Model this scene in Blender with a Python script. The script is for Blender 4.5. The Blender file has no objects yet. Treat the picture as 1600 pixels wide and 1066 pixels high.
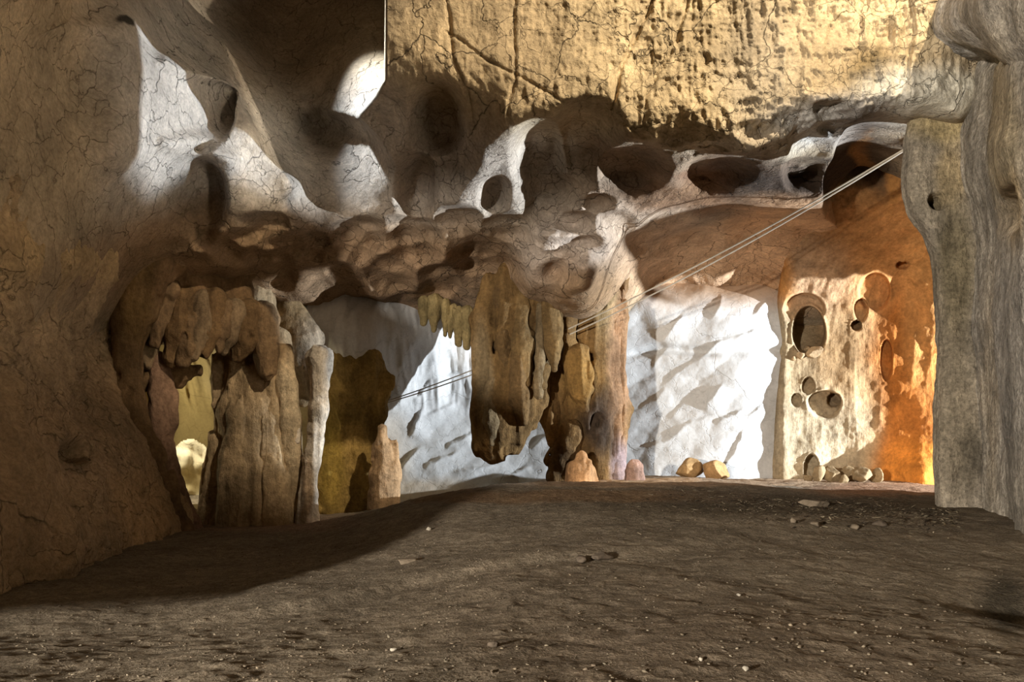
import bpy, math, random
import numpy as np

# ------------------------------------------------------------------ camera, world, lights
SC = bpy.context.scene
COL = SC.collection
F, CX, HY, ZC = 1142.0, 800.0, 700.0, 1.3      # focal length and horizon in a 1600x1066 frame, eye height

cam_d = bpy.data.cameras.new('camera')
cam_d.sensor_width = 36.0
cam_d.lens = 36.0 * F / 1600.0
cam_d.shift_y = (HY - 533.0) / 1600.0
cam_d.clip_end = 200
cam = bpy.data.objects.new('camera', cam_d)
cam.location = (0, 0, ZC)
cam.rotation_euler = (math.pi / 2, 0, 0)
COL.objects.link(cam)
SC.camera = cam

SC.view_settings.view_transform = 'Standard'
SC.view_settings.look = 'None'
SC.view_settings.gamma = 1.0
SC.view_settings.exposure = 0.0
SC.view_settings.use_curve_mapping = False
SC.cycles.use_adaptive_sampling = True
SC.cycles.adaptive_threshold = 0.04
SC.cycles.max_bounces = 4
SC.cycles.diffuse_bounces = 3
SC.cycles.glossy_bounces = 1
SC.cycles.caustics_reflective = False
SC.cycles.caustics_refractive = False

world = bpy.data.worlds.new('world')
SC.world = world
world.use_nodes = True
bg = world.node_tree.nodes['Background']
bg.inputs[0].default_value = (1.0, 0.72, 0.45, 1)
bg.inputs[1].default_value = 0.065


def area(name, loc, target, size, power, color, spread=180.0):
    d = bpy.data.lights.new(name, 'AREA')
    d.shape = 'DISK'
    d.size = size
    d.energy = power
    d.color = color
    d.spread = math.radians(spread)
    o = bpy.data.objects.new(name, d)
    o.location = loc
    v = np.array(target, float) - np.array(loc, float)
    from mathutils import Vector
    o.rotation_euler = Vector(v).to_track_quat('-Z', 'Y').to_euler()
    COL.objects.link(o)
    return o


# daylight through the right-hand mouth, hidden behind the far pillar
area('daylight_mouth', (14.0, 10.5, ZC + 0.8), (0.0, 13.0, ZC + 2.0), 0.14, 4700, (0.82, 0.91, 1.0))
# skylight above the frame on the right
area('daylight_skylight', (5.8, 2.2, ZC + 9.5), (2.2, 9.0, ZC + 5.4), 0.2, 640, (1.0, 0.85, 0.63), 110)
# added fill lamp at the photographer's right, to brighten the left wall
area('fill_lamp_side', (7.0, 0.5, ZC - 0.5), (-3.4, 9.0, ZC + 4.0), 1.6, 50, (1.0, 0.84, 0.64), 54)
# entrance behind the photographer, on the left
area('daylight_entrance', (-6.7, -5.0, ZC + 0.9), (1.0, 6.5, ZC - 0.4), 0.4, 3300, (1.0, 0.93, 0.83))
# daylight shaft in the far left passage
area('daylight_far_left', (-9.5, 18.5, ZC + 2.5), (-6.0, 17.0, ZC), 1.5, 420, (1.0, 0.93, 0.72))
# added yellowish fill lamp, unseen behind the left buttress, for a passage glow
area('fill_lamp_passage', (-7.9, 13.9, ZC + 0.5), (-3.0, 14.6, ZC + 0.6), 0.6, 34, (1.0, 0.88, 0.55), 150)
# added narrow lamp in the chimney, makes the pale patch beside the rock curtain
area('chimney_patch_lamp', (-4.2, 10.5, ZC + 8.9), (-2.3, 11.2, ZC + 6.1), 0.2, 48, (0.82, 0.91, 1.0), 36)

# ------------------------------------------------------------------ numeric helpers
def P(px, py, Y):
    px, py, Y = np.broadcast_arrays(np.asarray(px, float), np.asarray(py, float), np.asarray(Y, float))
    return np.stack([(px - CX) / F * Y, Y, ZC - (py - HY) / F * Y], -1)


def proj(V):
    return CX + V[..., 0] / V[..., 1] * F, HY - (V[..., 2] - ZC) / V[..., 1] * F


def _hash(ix, iy, iz, seed):
    h = (ix.astype(np.int64) * 374761393 + iy.astype(np.int64) * 668265263 + iz.astype(np.int64) * 2147483647 + seed * 974711) & 0xFFFFFFFF
    h = ((h ^ (h >> 13)) * 1274126177) & 0xFFFFFFFF
    h = ((h ^ (h >> 16)) * 2246822519) & 0xFFFFFFFF
    return ((h ^ (h >> 15)) & 0xFFFFFF) / float(0xFFFFFF)


_PERM = np.random.RandomState(11).permutation(4096).astype(np.int32)
_PERM = np.concatenate([_PERM, _PERM])
_RND = np.random.RandomState(12).uniform(-1, 1, 4096).astype(np.float32)


def vnoise(x, y, z, seed=0):
    xi, yi, zi = np.floor(x), np.floor(y), np.floor(z)
    f = [(v - w).astype(np.float32) for v, w in ((x, xi), (y, yi), (z, zi))]
    fx, fy, fz = [t * t * (3 - 2 * t) for t in f]
    xi = (xi.astype(np.int32) + seed * 131) & 4095
    yi = yi.astype(np.int32) & 4095
    zi = zi.astype(np.int32) & 4095
    r = 0
    for dx in (0, 1):
        px = _PERM[(xi + dx) & 4095]
        wx = fx if dx else 1 - fx
        for dy in (0, 1):
            pxy = _PERM[(px + yi + dy) & 4095]
            w = wx * (fy if dy else 1 - fy)
            a0 = _RND[_PERM[(pxy + zi) & 4095]]
            a1 = _RND[_PERM[(pxy + zi + 1) & 4095]]
            r = r + w * (a0 + (a1 - a0) * fz)
    return r


def fbm(V, scale, octaves=4, seed=0, gain=0.5, ridged=False):
    """V (...,3) in metres, scale (3,) or scalar: features per metre."""
    s = np.broadcast_to(np.asarray(scale, float), (3,))
    x, y, z = V[..., 0] * s[0], V[..., 1] * s[1], V[..., 2] * s[2]
    r, a, t = 0, 1.0, 0
    for o in range(octaves):
        n = vnoise(x + 17.3 * o, y - 9.1 * o, z + 4.7 * o, seed + o)
        if ridged:
            n = 1 - 2 * np.abs(n)
        r = r + a * n
        t += a
        a *= gain
        x, y, z = x * 2.03, y * 2.03, z * 2.03
    return r / t


def worley(x, y, seed=0, k=2):
    """2-D cellular noise: nearest distance (and second nearest)."""
    xi, yi = np.floor(x).astype(np.int64), np.floor(y).astype(np.int64)
    d1 = np.full(x.shape, 9.0)
    d2 = np.full(x.shape, 9.0)
    zz = np.zeros_like(xi)
    for dx in (-1, 0, 1):
        for dy in (-1, 0, 1):
            cx, cy = xi + dx, yi + dy
            px = cx + 0.1 + 0.8 * _hash(cx, cy, zz, seed)
            py = cy + 0.1 + 0.8 * _hash(cx, cy, zz + 1, seed)
            d = np.hypot(x - px, y - py)
            m = d < d1
            d2 = np.where(m, d1, np.minimum(d2, d))
            d1 = np.where(m, d, d1)
    return d1, d2


def sstep(a, b, x):
    t = np.clip((x - a) / (b - a), 0, 1)
    return t * t * (3 - 2 * t)


def tps(ctrl, smooth=1e-4):
    """Thin-plate spline through (x, y, value) rows."""
    c = np.array(ctrl, float)
    sc = np.ptp(c[:, :2], axis=0).max()
    q = c[:, :2] / sc
    def K(a, b):
        d2 = ((a[:, None, :] - b[None, :, :]) ** 2).sum(-1)
        return 0.5 * d2 * np.log(d2 + 1e-12)
    n = len(q)
    A = np.zeros((n + 3, n + 3))
    A[:n, :n] = K(q, q) + smooth * np.eye(n)
    A[:n, n] = 1
    A[:n, n + 1:] = q
    A[n:, :n] = A[:n, n:].T
    w = np.linalg.solve(A, np.concatenate([c[:, 2], np.zeros(3)]))
    def ev(x, y):
        s = x.shape
        p = np.stack([x.ravel(), y.ravel()], -1) / sc
        out = np.empty(len(p))
        for i in range(0, len(p), 60000):
            pp = p[i:i + 60000]
            out[i:i + 60000] = K(pp, q) @ w[:n] + w[n] + pp @ w[n + 1:]
        return out.reshape(s)
    return ev


def curve(rows, y):
    """Smooth interpolation of a list of (y, v...) rows; returns arrays of the v columns."""
    r = np.array(rows, float)
    out = []
    for c in range(1, r.shape[1]):
        # monotone-ish cubic Hermite
        x, v = r[:, 0], r[:, c]
        m = np.gradient(v, x)
        i = np.clip(np.searchsorted(x, y) - 1, 0, len(x) - 2)
        h = x[i + 1] - x[i]
        t = np.clip((y - x[i]) / h, 0, 1)
        out.append((2 * t**3 - 3 * t**2 + 1) * v[i] + (t**3 - 2 * t**2 + t) * h * m[i] * 0.8 + (-2 * t**3 + 3 * t**2) * v[i + 1] + (t**3 - t**2) * h * m[i + 1] * 0.8)
    return out


# ------------------------------------------------------------------ mesh helpers
def finish(o, parent=None, label=None, cat=None, group=None, kind=None):
    COL.objects.link(o)
    if parent is not None:
        o.parent = parent
        from mathutils import Matrix
        o.matrix_parent_inverse = Matrix.Translation(-parent.location)
    for k, v in (('label', label), ('category', cat), ('group', group), ('kind', kind)):
        if v:
            o[k] = v
    return o


def raw_mesh(name, V, faces, col=None, mat=None, smooth=True):
    me = bpy.data.meshes.new(name)
    V = np.ascontiguousarray(V, dtype=np.float32)
    faces = np.ascontiguousarray(faces, dtype=np.int32)
    nf, k = faces.shape
    me.vertices.add(len(V))
    me.vertices.foreach_set('co', V.ravel())
    me.loops.add(nf * k)
    me.loops.foreach_set('vertex_index', faces.ravel())
    me.polygons.add(nf)
    me.polygons.foreach_set('loop_start', np.arange(nf, dtype=np.int32) * k)
    me.update(calc_edges=True)
    if smooth:
        me.polygons.foreach_set('use_smooth', np.ones(nf, dtype=bool))
    if col is not None:
        at = me.color_attributes.new('Col', 'FLOAT_COLOR', 'POINT')
        c4 = np.ones((len(V), 4), dtype=np.float32)
        c4[:, :3] = np.clip(col, 0, 1)
        at.data.foreach_set('color', c4.ravel())
    if mat is not None:
        me.materials.append(mat)
    me.validate()
    return me


def grid_faces(nr, nc, wrap=False, keep=None):
    r, c = np.meshgrid(np.arange(nr - 1), np.arange(nc if wrap else nc - 1), indexing='ij')
    c2 = (c + 1) % nc
    f = np.stack([r * nc + c, r * nc + c2, (r + 1) * nc + c2, (r + 1) * nc + c], -1)
    if keep is not None:
        f = f[keep]
    return f.reshape(-1, 4)


def grid_obj(name, V, col, mat, wrap=False, keep=None, origin=None, **kw):
    nr, nc = V.shape[:2]
    W = V.reshape(-1, 3)
    if origin is not None:
        W = W - np.array(origin)
    me = raw_mesh(name, W, grid_faces(nr, nc, wrap, keep), col.reshape(-1, 3), mat)
    o = bpy.data.objects.new(name, me)
    if origin is not None:
        o.location = origin
    return finish(o, **kw)


# ------------------------------------------------------------------ materials
def rock_material(name, bump=0.35, dist=0.04, fine=26.0, crack=0.0, crack_scale=1.0, grain=0.25, streak=0.0, rough=0.9, tint=(1, 1, 1), mottled=0.35, spec=0.15):
    m = bpy.data.materials.new(name)
    m.use_nodes = True
    nt = m.node_tree
    N, L = nt.nodes, nt.links
    b = N['Principled BSDF']
    b.inputs['Roughness'].default_value = rough
    b.inputs['Specular IOR Level'].default_value = spec
    geo = N.new('ShaderNodeNewGeometry')
    at = N.new('ShaderNodeAttribute'); at.attribute_name = 'Col'

    def noise(scale, detail=5.0, vec=None, rough_=0.6, dis=0.0):
        n = N.new('ShaderNodeTexNoise')
        n.inputs['Scale'].default_value = scale
        n.inputs['Detail'].default_value = detail
        n.inputs['Roughness'].default_value = rough_
        n.inputs['Distortion'].default_value = dis
        L.new(vec or geo.outputs['Position'], n.inputs['Vector'])
        return n.outputs['Fac']

    def ramp(fac, a, b_, lo, hi):
        r = N.new('ShaderNodeMapRange')
        L.new(fac, r.inputs['Value'])
        r.inputs['From Min'].default_value = a; r.inputs['From Max'].default_value = b_
        r.inputs['To Min'].default_value = lo; r.inputs['To Max'].default_value = hi
        return r.outputs['Result']

    def mul(c, f):
        x = N.new('ShaderNodeMix'); x.data_type = 'RGBA'; x.blend_type = 'MULTIPLY'
        x.inputs[0].default_value = 1.0
        L.new(c, x.inputs[6]); L.new(f, x.inputs[7])
        return x.outputs[2]

    c = at.outputs['Color']
    if tint != (1, 1, 1):
        x = N.new('ShaderNodeMix'); x.data_type = 'RGBA'; x.blend_type = 'MULTIPLY'
        x.inputs[0].default_value = 1.0
        L.new(c, x.inputs[6]); x.inputs[7].default_value = (*tint, 1)
        c = x.outputs[2]
    # broad mottling, warm-cool
    if mottled:
        n1 = noise(0.9, 6.0)
        c = mul(c, ramp(n1, 0.3, 0.7, 1 - mottled, 1 + mottled * 0.6))
    # grain
    n2 = noise(fine, 4.0, rough_=0.7)
    c = mul(c, ramp(n2, 0.3, 0.7, 1 - grain, 1 + grain * 0.6))
    heights = [(n2, 0.35)]
    n3 = noise(fine * 0.22, 6.0, rough_=0.62)
    heights.append((n3, 1.0))
    c = mul(c, ramp(n3, 0.3, 0.7, 1 - grain * 0.7, 1 + grain * 0.4))
    if streak:
        mp = N.new('ShaderNodeMapping'); mp.inputs['Scale'].default_value = (1, 1, 0.24)
        L.new(geo.outputs['Position'], mp.inputs['Vector'])
        n4 = noise(4.0, 7.0, mp.outputs['Vector'], 0.7, 0.0)
        c = mul(c, ramp(n4, 0.32, 0.62, 1 - streak, 1 + streak * 0.4))
        heights.append((n4, 1.2))
    if crack:
        nd = N.new('ShaderNodeTexNoise'); nd.inputs['Scale'].default_value = 2.2; nd.inputs['Detail'].default_value = 5
        L.new(geo.outputs['Position'], nd.inputs['Vector'])
        md = N.new('ShaderNodeVectorMath'); md.operation = 'MULTIPLY_ADD'
        L.new(nd.outputs['Color'], md.inputs[0]); md.inputs[1].default_value = (0.55, 0.55, 0.55)
        L.new(geo.outputs['Position'], md.inputs[2])
        gate = noise(0.7, 2.0)
        for sc_, wd, amt in ((crack_scale, 0.012, crack), (crack_scale * 3.1, 0.02, crack * 0.75)):
            vo = N.new('ShaderNodeTexVoronoi'); vo.feature = 'DISTANCE_TO_EDGE'
            vo.inputs['Scale'].default_value = sc_
            L.new(md.outputs[0], vo.inputs['Vector'])
            line = ramp(vo.outputs['Distance'], 0.0, wd, 1.0, 0.0)
            g = ramp(gate, 0.42, 0.58, 0.0, 1.0) if sc_ == crack_scale else ramp(gate, 0.60, 0.45, 0.0, 1.0)
            mm = N.new('ShaderNodeMath'); mm.operation = 'MULTIPLY'
            L.new(line, mm.inputs[0]); L.new(g, mm.inputs[1])
            c = mul(c, ramp(mm.outputs[0], 0, 1, 1, 1 - amt))
            heights.append((mm.outputs[0], -0.5))
    L.new(c, b.inputs['Base Color'])
    h = None
    for s, w in heights:
        mm = N.new('ShaderNodeMath'); mm.operation = 'MULTIPLY_ADD'
        L.new(s, mm.inputs[0]); mm.inputs[1].default_value = w
        if h is None:
            mm.inputs[2].default_value = 0
        else:
            L.new(h, mm.inputs[2])
        h = mm.outputs[0]
    bp = N.new('ShaderNodeBump')
    bp.inputs['Strength'].default_value = bump
    bp.inputs['Distance'].default_value = dist
    L.new(h, bp.inputs['Height'])
    L.new(bp.outputs['Normal'], b.inputs['Normal'])
    return m


M_CEIL = rock_material('limestone_ceiling', bump=0.8, dist=0.06, fine=24, crack=0.62, crack_scale=1.1, grain=0.3)
M_LEFT = rock_material('earthy_limestone', bump=0.9, dist=0.08, fine=20, crack=0.3, crack_scale=0.8, grain=0.35)
M_WHITE = rock_material('calcite_wall', bump=0.3, dist=0.04, fine=18, grain=0.10, mottled=0.12, crack=0.2, crack_scale=0.8)
M_ORANGE = rock_material('iron_stained_rock', bump=0.6, dist=0.06, fine=16, grain=0.30, streak=0.3, mottled=0.35)
M_PILLAR = rock_material('weathered_grey_rock', bump=0.9, dist=0.07, fine=24, grain=0.5, streak=0.4, mottled=0.4)
M_COLUMN = rock_material('flowstone', bump=0.8, dist=0.06, fine=18, grain=0.35, streak=0.35, mottled=0.5)
M_FLOOR = rock_material('cave_earth', bump=1.0, dist=0.04, fine=60, grain=0.55, mottled=0.25, rough=0.95, spec=0.05)
M_STONE = rock_material('loose_stone', bump=0.6, dist=0.03, fine=24, grain=0.3, mottled=0.3)


def plain_material(name, color, rough=0.8):
    m = bpy.data.materials.new(name)
    m.use_nodes = True
    nt = m.node_tree
    b = nt.nodes['Principled BSDF']
    b.inputs['Roughness'].default_value = rough
    n = nt.nodes.new('ShaderNodeTexNoise'); n.inputs['Scale'].default_value = 60
    r = nt.nodes.new('ShaderNodeValToRGB')
    r.color_ramp.elements[0].color = (*[v * 0.65 for v in color], 1)
    r.color_ramp.elements[1].color = (*color, 1)
    nt.links.new(n.outputs['Fac'], r.inputs['Fac'])
    nt.links.new(r.outputs['Color'], b.inputs['Base Color'])
    return m


M_ROPE = plain_material('pale_rope', (0.55, 0.48, 0.38))


def splats(px, py, base, rows, V, warp=14.0, seed=5):
    """Blend patches of stated colour, place and size over a base colour; edges broken up by noise."""
    col = np.empty(px.shape + (3,))
    col[:] = base
    n1 = fbm(V, 1.6, 4, seed) * warp
    n2 = fbm(V, 1.6, 4, seed + 40) * warp
    for (cx, cy, rx, ry, c, s, *soft) in rows:
        sf = soft[0] if soft else 0.5
        r = np.hypot((px + n1 - cx) / rx, (py + n2 - cy) / ry)
        w = (s * (1 - sstep(1 - sf, 1 + sf, r)))[..., None]
        col = col * (1 - w) + np.array(c) * w
    return col


def scallop(px, py, D, cx, cy, rx, ryt, ryb, a, rot=0.0, sharp=0.10, low=0.9, wob=None):
    """Hollow out a dome pocket: abrupt near rim (upper edge), running out at its lower edge."""
    t = math.radians(rot)
    dx, dy = px - cx, py - cy
    u = (dx * math.cos(t) + dy * math.sin(t)) / rx
    v = -dx * math.sin(t) + dy * math.cos(t)
    v = np.where(v < 0, v / ryt, v / ryb)
    r = np.hypot(u, v)
    if wob is not None:
        r = r + wob
    wd = sharp + (low - sharp) * np.clip((v + 0.35) / 1.35, 0, 1) ** 1.5
    inside = sstep(1, 1 - wd, r)
    f = inside * (0.25 + 0.75 * np.clip((1 - v) / 2, 0, 1))
    rim = np.exp(-((r - 1.03) / 0.07) ** 2) * (v < 0.4)
    D += a * f - 0.05 * a * rim
    return D


# ------------------------------------------------------------------ floor
def floor_ctrl():
    pts = [  # px, py, depth
        (750, 768, 10.5), (850, 762, 10.8), (1000, 765, 10.5), (1150, 770, 10.2), (1300, 776, 10.0), (1460, 783, 9.8), (1600, 836, 6.6),
        (800, 1066, 2.7), (1300, 1066, 2.7), (500, 1066, 2.8), (1600, 1066, 2.7), (1500, 950, 4.0), (1100, 960, 3.8), (800, 905, 5.0), (800, 832, 7.4),
        (1200, 850, 6.2), (1400, 830, 7.0), (620, 870, 7.0),
        (0, 1066, 2.9), (0, 1000, 4.1), (150, 985, 4.6), (300, 940, 5.6), (300, 868, 8.3), (285, 834, 10.6), (120, 915, 6.2), (480, 818, 12.2),
        (400, 878, 7.9), (600, 800, 10.0), (680, 785, 9.8), (550, 815, 10.0), (480, 850, 9.0), (600, 968, 4.4), (450, 945, 5.0),
        (560, 890, 6.6),
        (1010, 757, 12.4), (1200, 757, 12.4), (1350, 762, 12.0), (1100, 748, 15.3), (1300, 752, 14.0), (1000, 748, 15.3), (880, 757, 13.2), (760, 768, 14.5),
        (620, 790, 15.5), (450, 795, 15.5), (300, 800, 15.5),
    ]
    rows = []
    for px, py, Y in pts:
        p = P(px, py, Y)
        rows.append((p[0], p[1], p[2]))
    for x in (-8, -4, 0, 4, 8):
        rows.append((x, -3.0, ZC - 1.2))
        rows.append((x, 20.0, ZC - (1.3 if x < -1 else 0.75)))
    return rows


floor_z = tps(floor_ctrl(), 3e-4)


def floor_height(X, Y):
    """Height of the finished ground at world x, y."""
    Z = floor_z(X, Y)
    Q = np.stack([X, Y, np.zeros_like(X)], -1)
    Z = Z + 0.05 * fbm(Q, (0.9, 0.9, 1), 3, 3) + 0.018 * fbm(Q, (4.0, 4.0, 1), 4, 9) + 0.016 * np.maximum(fbm(Q, (12.0, 12.0, 1), 3, 21), 0)
    d1, _ = worley(X * 3.2, Y * 3.2, 4)
    Z = Z + 0.012 * (d1 - 0.5)
    # trodden hollow at the right edge
    Z = Z - 0.20 * np.exp(-((X - 2.95) / 0.34) ** 2 - ((Y - 4.15) / 0.35) ** 2) * (1 + 0.5 * fbm(Q, (3.0, 3.0, 1), 3, 22))
    # low worn lip that runs across the mound
    lip = 0.05 * sstep(0, 0.35, Y - (5.3 + 0.35 * X + 0.5 * fbm(Q, (0.6, 0.6, 1), 3, 24))) * (1 - sstep(2.0, 4.0, np.abs(X - 1.0)))
    return Z + lip


def build_floor():
    yy = np.concatenate([np.linspace(-4, 2.0, 30)[:-1], 2.0 * (21.0 / 2.0) ** np.linspace(0, 1, 620)])
    u = np.linspace(-1.15, 1.15, 760)
    Yg, Ug = np.meshgrid(yy, u, indexing='ij')
    Xg = np.where(Yg < 6, Ug * 5.6, Ug * (5.6 + (Yg - 6) * 0.62))
    Z = floor_height(Xg, Yg)
    V = np.stack([Xg, Yg, Z], -1)
    Q = V.copy(); Q[..., 2] = 0
    V[..., 2] = Z
    px, py = proj(np.where(V[..., 1:2] < 0.5, V * 0 + np.array([0, 1, 0]), V))
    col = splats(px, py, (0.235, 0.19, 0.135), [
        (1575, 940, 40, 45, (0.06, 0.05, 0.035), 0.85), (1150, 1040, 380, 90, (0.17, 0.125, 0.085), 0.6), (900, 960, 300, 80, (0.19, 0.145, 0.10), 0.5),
        (1100, 752, 260, 9, (0.55, 0.38, 0.24), 0.9),  # sunlit strip of floor painted in as a lighter colour
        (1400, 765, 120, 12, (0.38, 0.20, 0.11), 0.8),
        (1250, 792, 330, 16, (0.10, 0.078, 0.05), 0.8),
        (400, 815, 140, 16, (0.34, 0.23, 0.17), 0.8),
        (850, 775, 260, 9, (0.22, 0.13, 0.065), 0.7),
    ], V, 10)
    n = fbm(Q, 7.0, 4, 77)
    col *= (1 + 0.25 * n)[..., None]
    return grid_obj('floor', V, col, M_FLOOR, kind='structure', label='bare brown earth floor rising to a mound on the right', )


build_floor()

# ------------------------------------------------------------------ ceiling, with its curtain of rock and dome pockets
def build_ceiling():
    st = 2.2
    px, py = np.meshgrid(np.arange(-260, 1640, st), np.arange(-330, 540, st))
    left = tps([
        (-260, -330, 4.2), (-260, 0, 4.6), (-260, 250, 4.9), (-260, 530, 5.2),
        (0, -330, 5.4), (0, 0, 6.2), (0, 200, 6.5), (0, 400, 6.7), (0, 530, 7.0),
        (120, -330, 7.0), (130, 0, 8.0), (130, 150, 8.1), (115, 300, 7.9), (130, 430, 8.6),
        (205, -200, 8.6), (205, 40, 8.75), (205, 150, 8.7), (190, 240, 8.5), (200, 330, 9.3), (205, 430, 10.6), (200, 530, 12.5),
        (265, 80, 9.6), (300, 230, 9.7), (300, 330, 10.2), (300, 420, 11.3), (300, 500, 13.5),
        (330, 130, 10.1), (390, 200, 10.6), (430, 300, 10.6), (420, 380, 11.2),
        (300, 0, 11.8), (300, -300, 12.5), (450, -300, 14.0), (450, 0, 14.0), (430, 90, 13.2), (480, 200, 12.4), (500, 290, 11.1), (480, 360, 11.4), (450, 430, 12.2), (450, 500, 14.2), (450, 535, 16.5),
        (560, -300, 14.0), (560, 0, 13.2), (560, 100, 12.0), (560, 170, 11.4), (600, 240, 10.9), (600, 330, 11.3), (600, 400, 11.9), (600, 450, 13.0), (600, 500, 15.0), (600, 535, 17.0),
        (700, -300, 14.0), (700, 100, 12.5), (700, 250, 10.8), (800, 330, 11.2), (700, 400, 12.0), (700, 450, 13.2), (720, 500, 15.5), (700, 535, 17.5),
        (-260, 120, 4.8),
    ])(px, py)
    right = tps([
        (500, -330, 9.2), (500, 0, 9.3), (500, 250, 10.8), (500, 530, 16),
        (610, -330, 8.9), (610, 0, 9.1), (610, 130, 9.4), (600, 190, 10.0), (606, 250, 10.5), (620, 330, 11.2), (600, 400, 11.9), (600, 450, 13.0), (620, 500, 15.0),
        (700, -330, 8.7), (700, 0, 9.0), (700, 60, 9.0), (700, 110, 9.0), (700, 140, 9.15), (720, 205, 9.8), (720, 260, 10.4), (720, 330, 11.2), (720, 400, 12.0), (720, 450, 13.2), (720, 500, 15.4), (720, 535, 17.5),
        (850, -330, 8.6), (850, 0, 8.95), (850, 90, 8.93), (850, 140, 8.88), (850, 172, 8.92), (860, 232, 9.75), (860, 300, 10.8), (860, 370, 11.4), (860, 430, 12.0), (860, 480, 12.9), (860, 530, 15.0), (925, 440, 12.0), (930, 480, 12.9), (930, 380, 11.6),
        (1000, -330, 8.5), (1000, 0, 8.9), (1000, 100, 8.88), (1000, 165, 8.82), (1000, 205, 8.85), (1000, 252, 9.7), (1000, 310, 10.9), (1000, 370, 12.2), (1000, 420, 13.6), (1000, 470, 15.6), (1000, 530, 18.0),
        (1150, -330, 8.4), (1150, 0, 8.85), (1150, 100, 8.82), (1150, 180, 8.75), (1150, 225, 8.8), (1150, 262, 9.7), (1150, 300, 10.7), (1150, 330, 12.2), (1150, 380, 13.6), (1150, 430, 14.8), (1150, 470, 15.8), (1150, 530, 18.0),
        (1300, -330, 8.3), (1300, 0, 8.75), (1300, 80, 8.72), (1300, 135, 8.65), (1300, 168, 8.7), (1300, 210, 9.5), (1300, 300, 10.8), (1300, 345, 12.2), (1300, 400, 13.4), (1300, 470, 14.6), (1300, 530, 17.0),
        (1420, -330, 8.2), (1420, 0, 8.6), (1420, 120, 8.75), (1430, 172, 8.85), (1480, 150, 8.7), (1500, 185, 8.85), (1420, 215, 10.4), (1350, 200, 9.4), (1420, 260, 11.4), (1420, 330, 13.6), (1420, 430, 16.0), (1420, 530, 18.0),
        (1540, -330, 8.0), (1540, 0, 8.4), (1540, 130, 9.0), (1540, 250, 11.4), (1540, 400, 15.0), (1540, 530, 18.0),
        (1640, -330, 7.8), (1640, 0, 8.2), (1640, 250, 11.0), (1640, 530, 14.0),
    ])(px, py)
    xb = np.interp(py, [-330, 125, 150, 185, 215, 250, 330], [602, 602, 585, 556, 580, 607, 640])
    wdt = np.interp(py, [0, 120, 200, 250, 330], [1.5, 1.5, 4, 8, 90])
    mk = sstep(-1, 1, (px - xb) / wdt)
    D = left * (1 - mk) + right * mk

    V0 = P(px, py, D)
    wob = 0.10 * fbm(V0, 1.3, 3, 31)
    # --- dome pockets: centre, half width, height above / below centre, depth
    S = [
        (35, 5, 48, 60, 34, 0.7), (308, 165, 50, 58, 44, 1.5, 12), (295, 290, 50, 52, 60, 0.8),
        (490, 240, 100, 80, 80, 0.8), (545, 235, 60, 60, 55, 0.45),
        (600, 165, 40, 34, 42, 0.25), (680, 180, 42, 62, 42, 1.0), (653, 280, 30, 56, 52, 0.8), (706, 250, 40, 34, 20, 0.15),
        (850, 225, 48, 45, 52, 1.1), (915, 205, 50, 58, 60, 0.9), (771, 298, 21, 27, 28, 0.55), (862, 290, 48, 30, 24, 0.7), (850, 318, 36, 22, 26, 0.5),
        (985, 258, 56, 40, 32, 0.8), (1125, 268, 58, 28, 22, 0.7, -6), (1270, 270, 38, 26, 22, 0.7), (1365, 255, 56, 82, 90, 1.3, 18), (1318, 196, 36, 14, 12, 0.35, -8), (1305, 170, 28, 14, 14, 0.3),
        (1265, 222, 30, 30, 24, 0.25),
        (418, 352, 40, 24, 20, 0.35), (560, 372, 48, 40, 34, 0.5), (645, 372, 48, 42, 36, 0.6), (716, 343, 40, 26, 24, 0.4), (795, 358, 48, 32, 28, 0.5), (760, 408, 56, 50, 44, 0.75),
        (480, 385, 50, 28, 24, 0.3), (610, 425, 44, 30, 26, 0.4), (525, 440, 50, 28, 24, 0.4), (690, 440, 46, 30, 24, 0.4), (420, 420, 44, 28, 24, 0.35), (640, 468, 40, 22, 18, 0.35), (560, 478, 46, 22, 18, 0.3), (740, 465, 40, 22, 18, 0.35),
        (890, 342, 34, 18, 16, 0.3), (935, 312, 26, 16, 14, 0.25), (960, 345, 30, 20, 18, 0.3), (905, 385, 36, 22, 20, 0.35), (875, 420, 28, 24, 22, 0.3), (1015, 375, 40, 18, 18, 0.25),
        (1240, 375, 105, 60, 90, 0.9), (1090, 380, 60, 34, 40, 0.4), (1040, 425, 50, 26, 26, 0.35),
        (1180, 205, 30, 18, 14, 0.15), (1110, 235, 40, 14, 14, 0.2),
    ]
    PK = np.zeros(px.shape)                     # how far each point is hollowed upwards and back
    wx = 9 * fbm(V0, 0.9, 3, 31); wy = 9 * fbm(V0, 0.9, 3, 35)
    for s in S:
        cx, cy, rx, rt, rb, a = s[:6]
        t = math.radians(s[6] if len(s) > 6 else 0)
        dx, dy = px + wx - cx, py + wy - cy - 0.18 * rb
        u = (dx * math.cos(t) + dy * math.sin(t)) / (rx * 1.2)
        v = -dx * math.sin(t) + dy * math.cos(t)
        v = np.where(v < 0, v / (rt * 1.15), v / (rb * 1.45))
        r = (np.abs(u) ** 2.3 + np.abs(v) ** 2.3) ** (1 / 2.3)
        g = 0.8 * a * (1 - sstep(0.32, 1.1, r))
        PK = np.where(g > PK, g, PK) + 0.25 * np.minimum(g, PK)
    wob = 0.10 * fbm(V0, 1.3, 3, 31)
    # small random scalloping on the lower ceiling
    low = sstep(330, 380, py) * sstep(200, 330, px) * (1 - sstep(840, 960, px))
    d1, _ = worley(px / 46 + 0.3 * wob * 10, py / 26 + 0.2 * wob * 10, 12)
    D += low * 0.34 * (0.6 - np.clip(d1, 0, 0.8))
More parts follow.
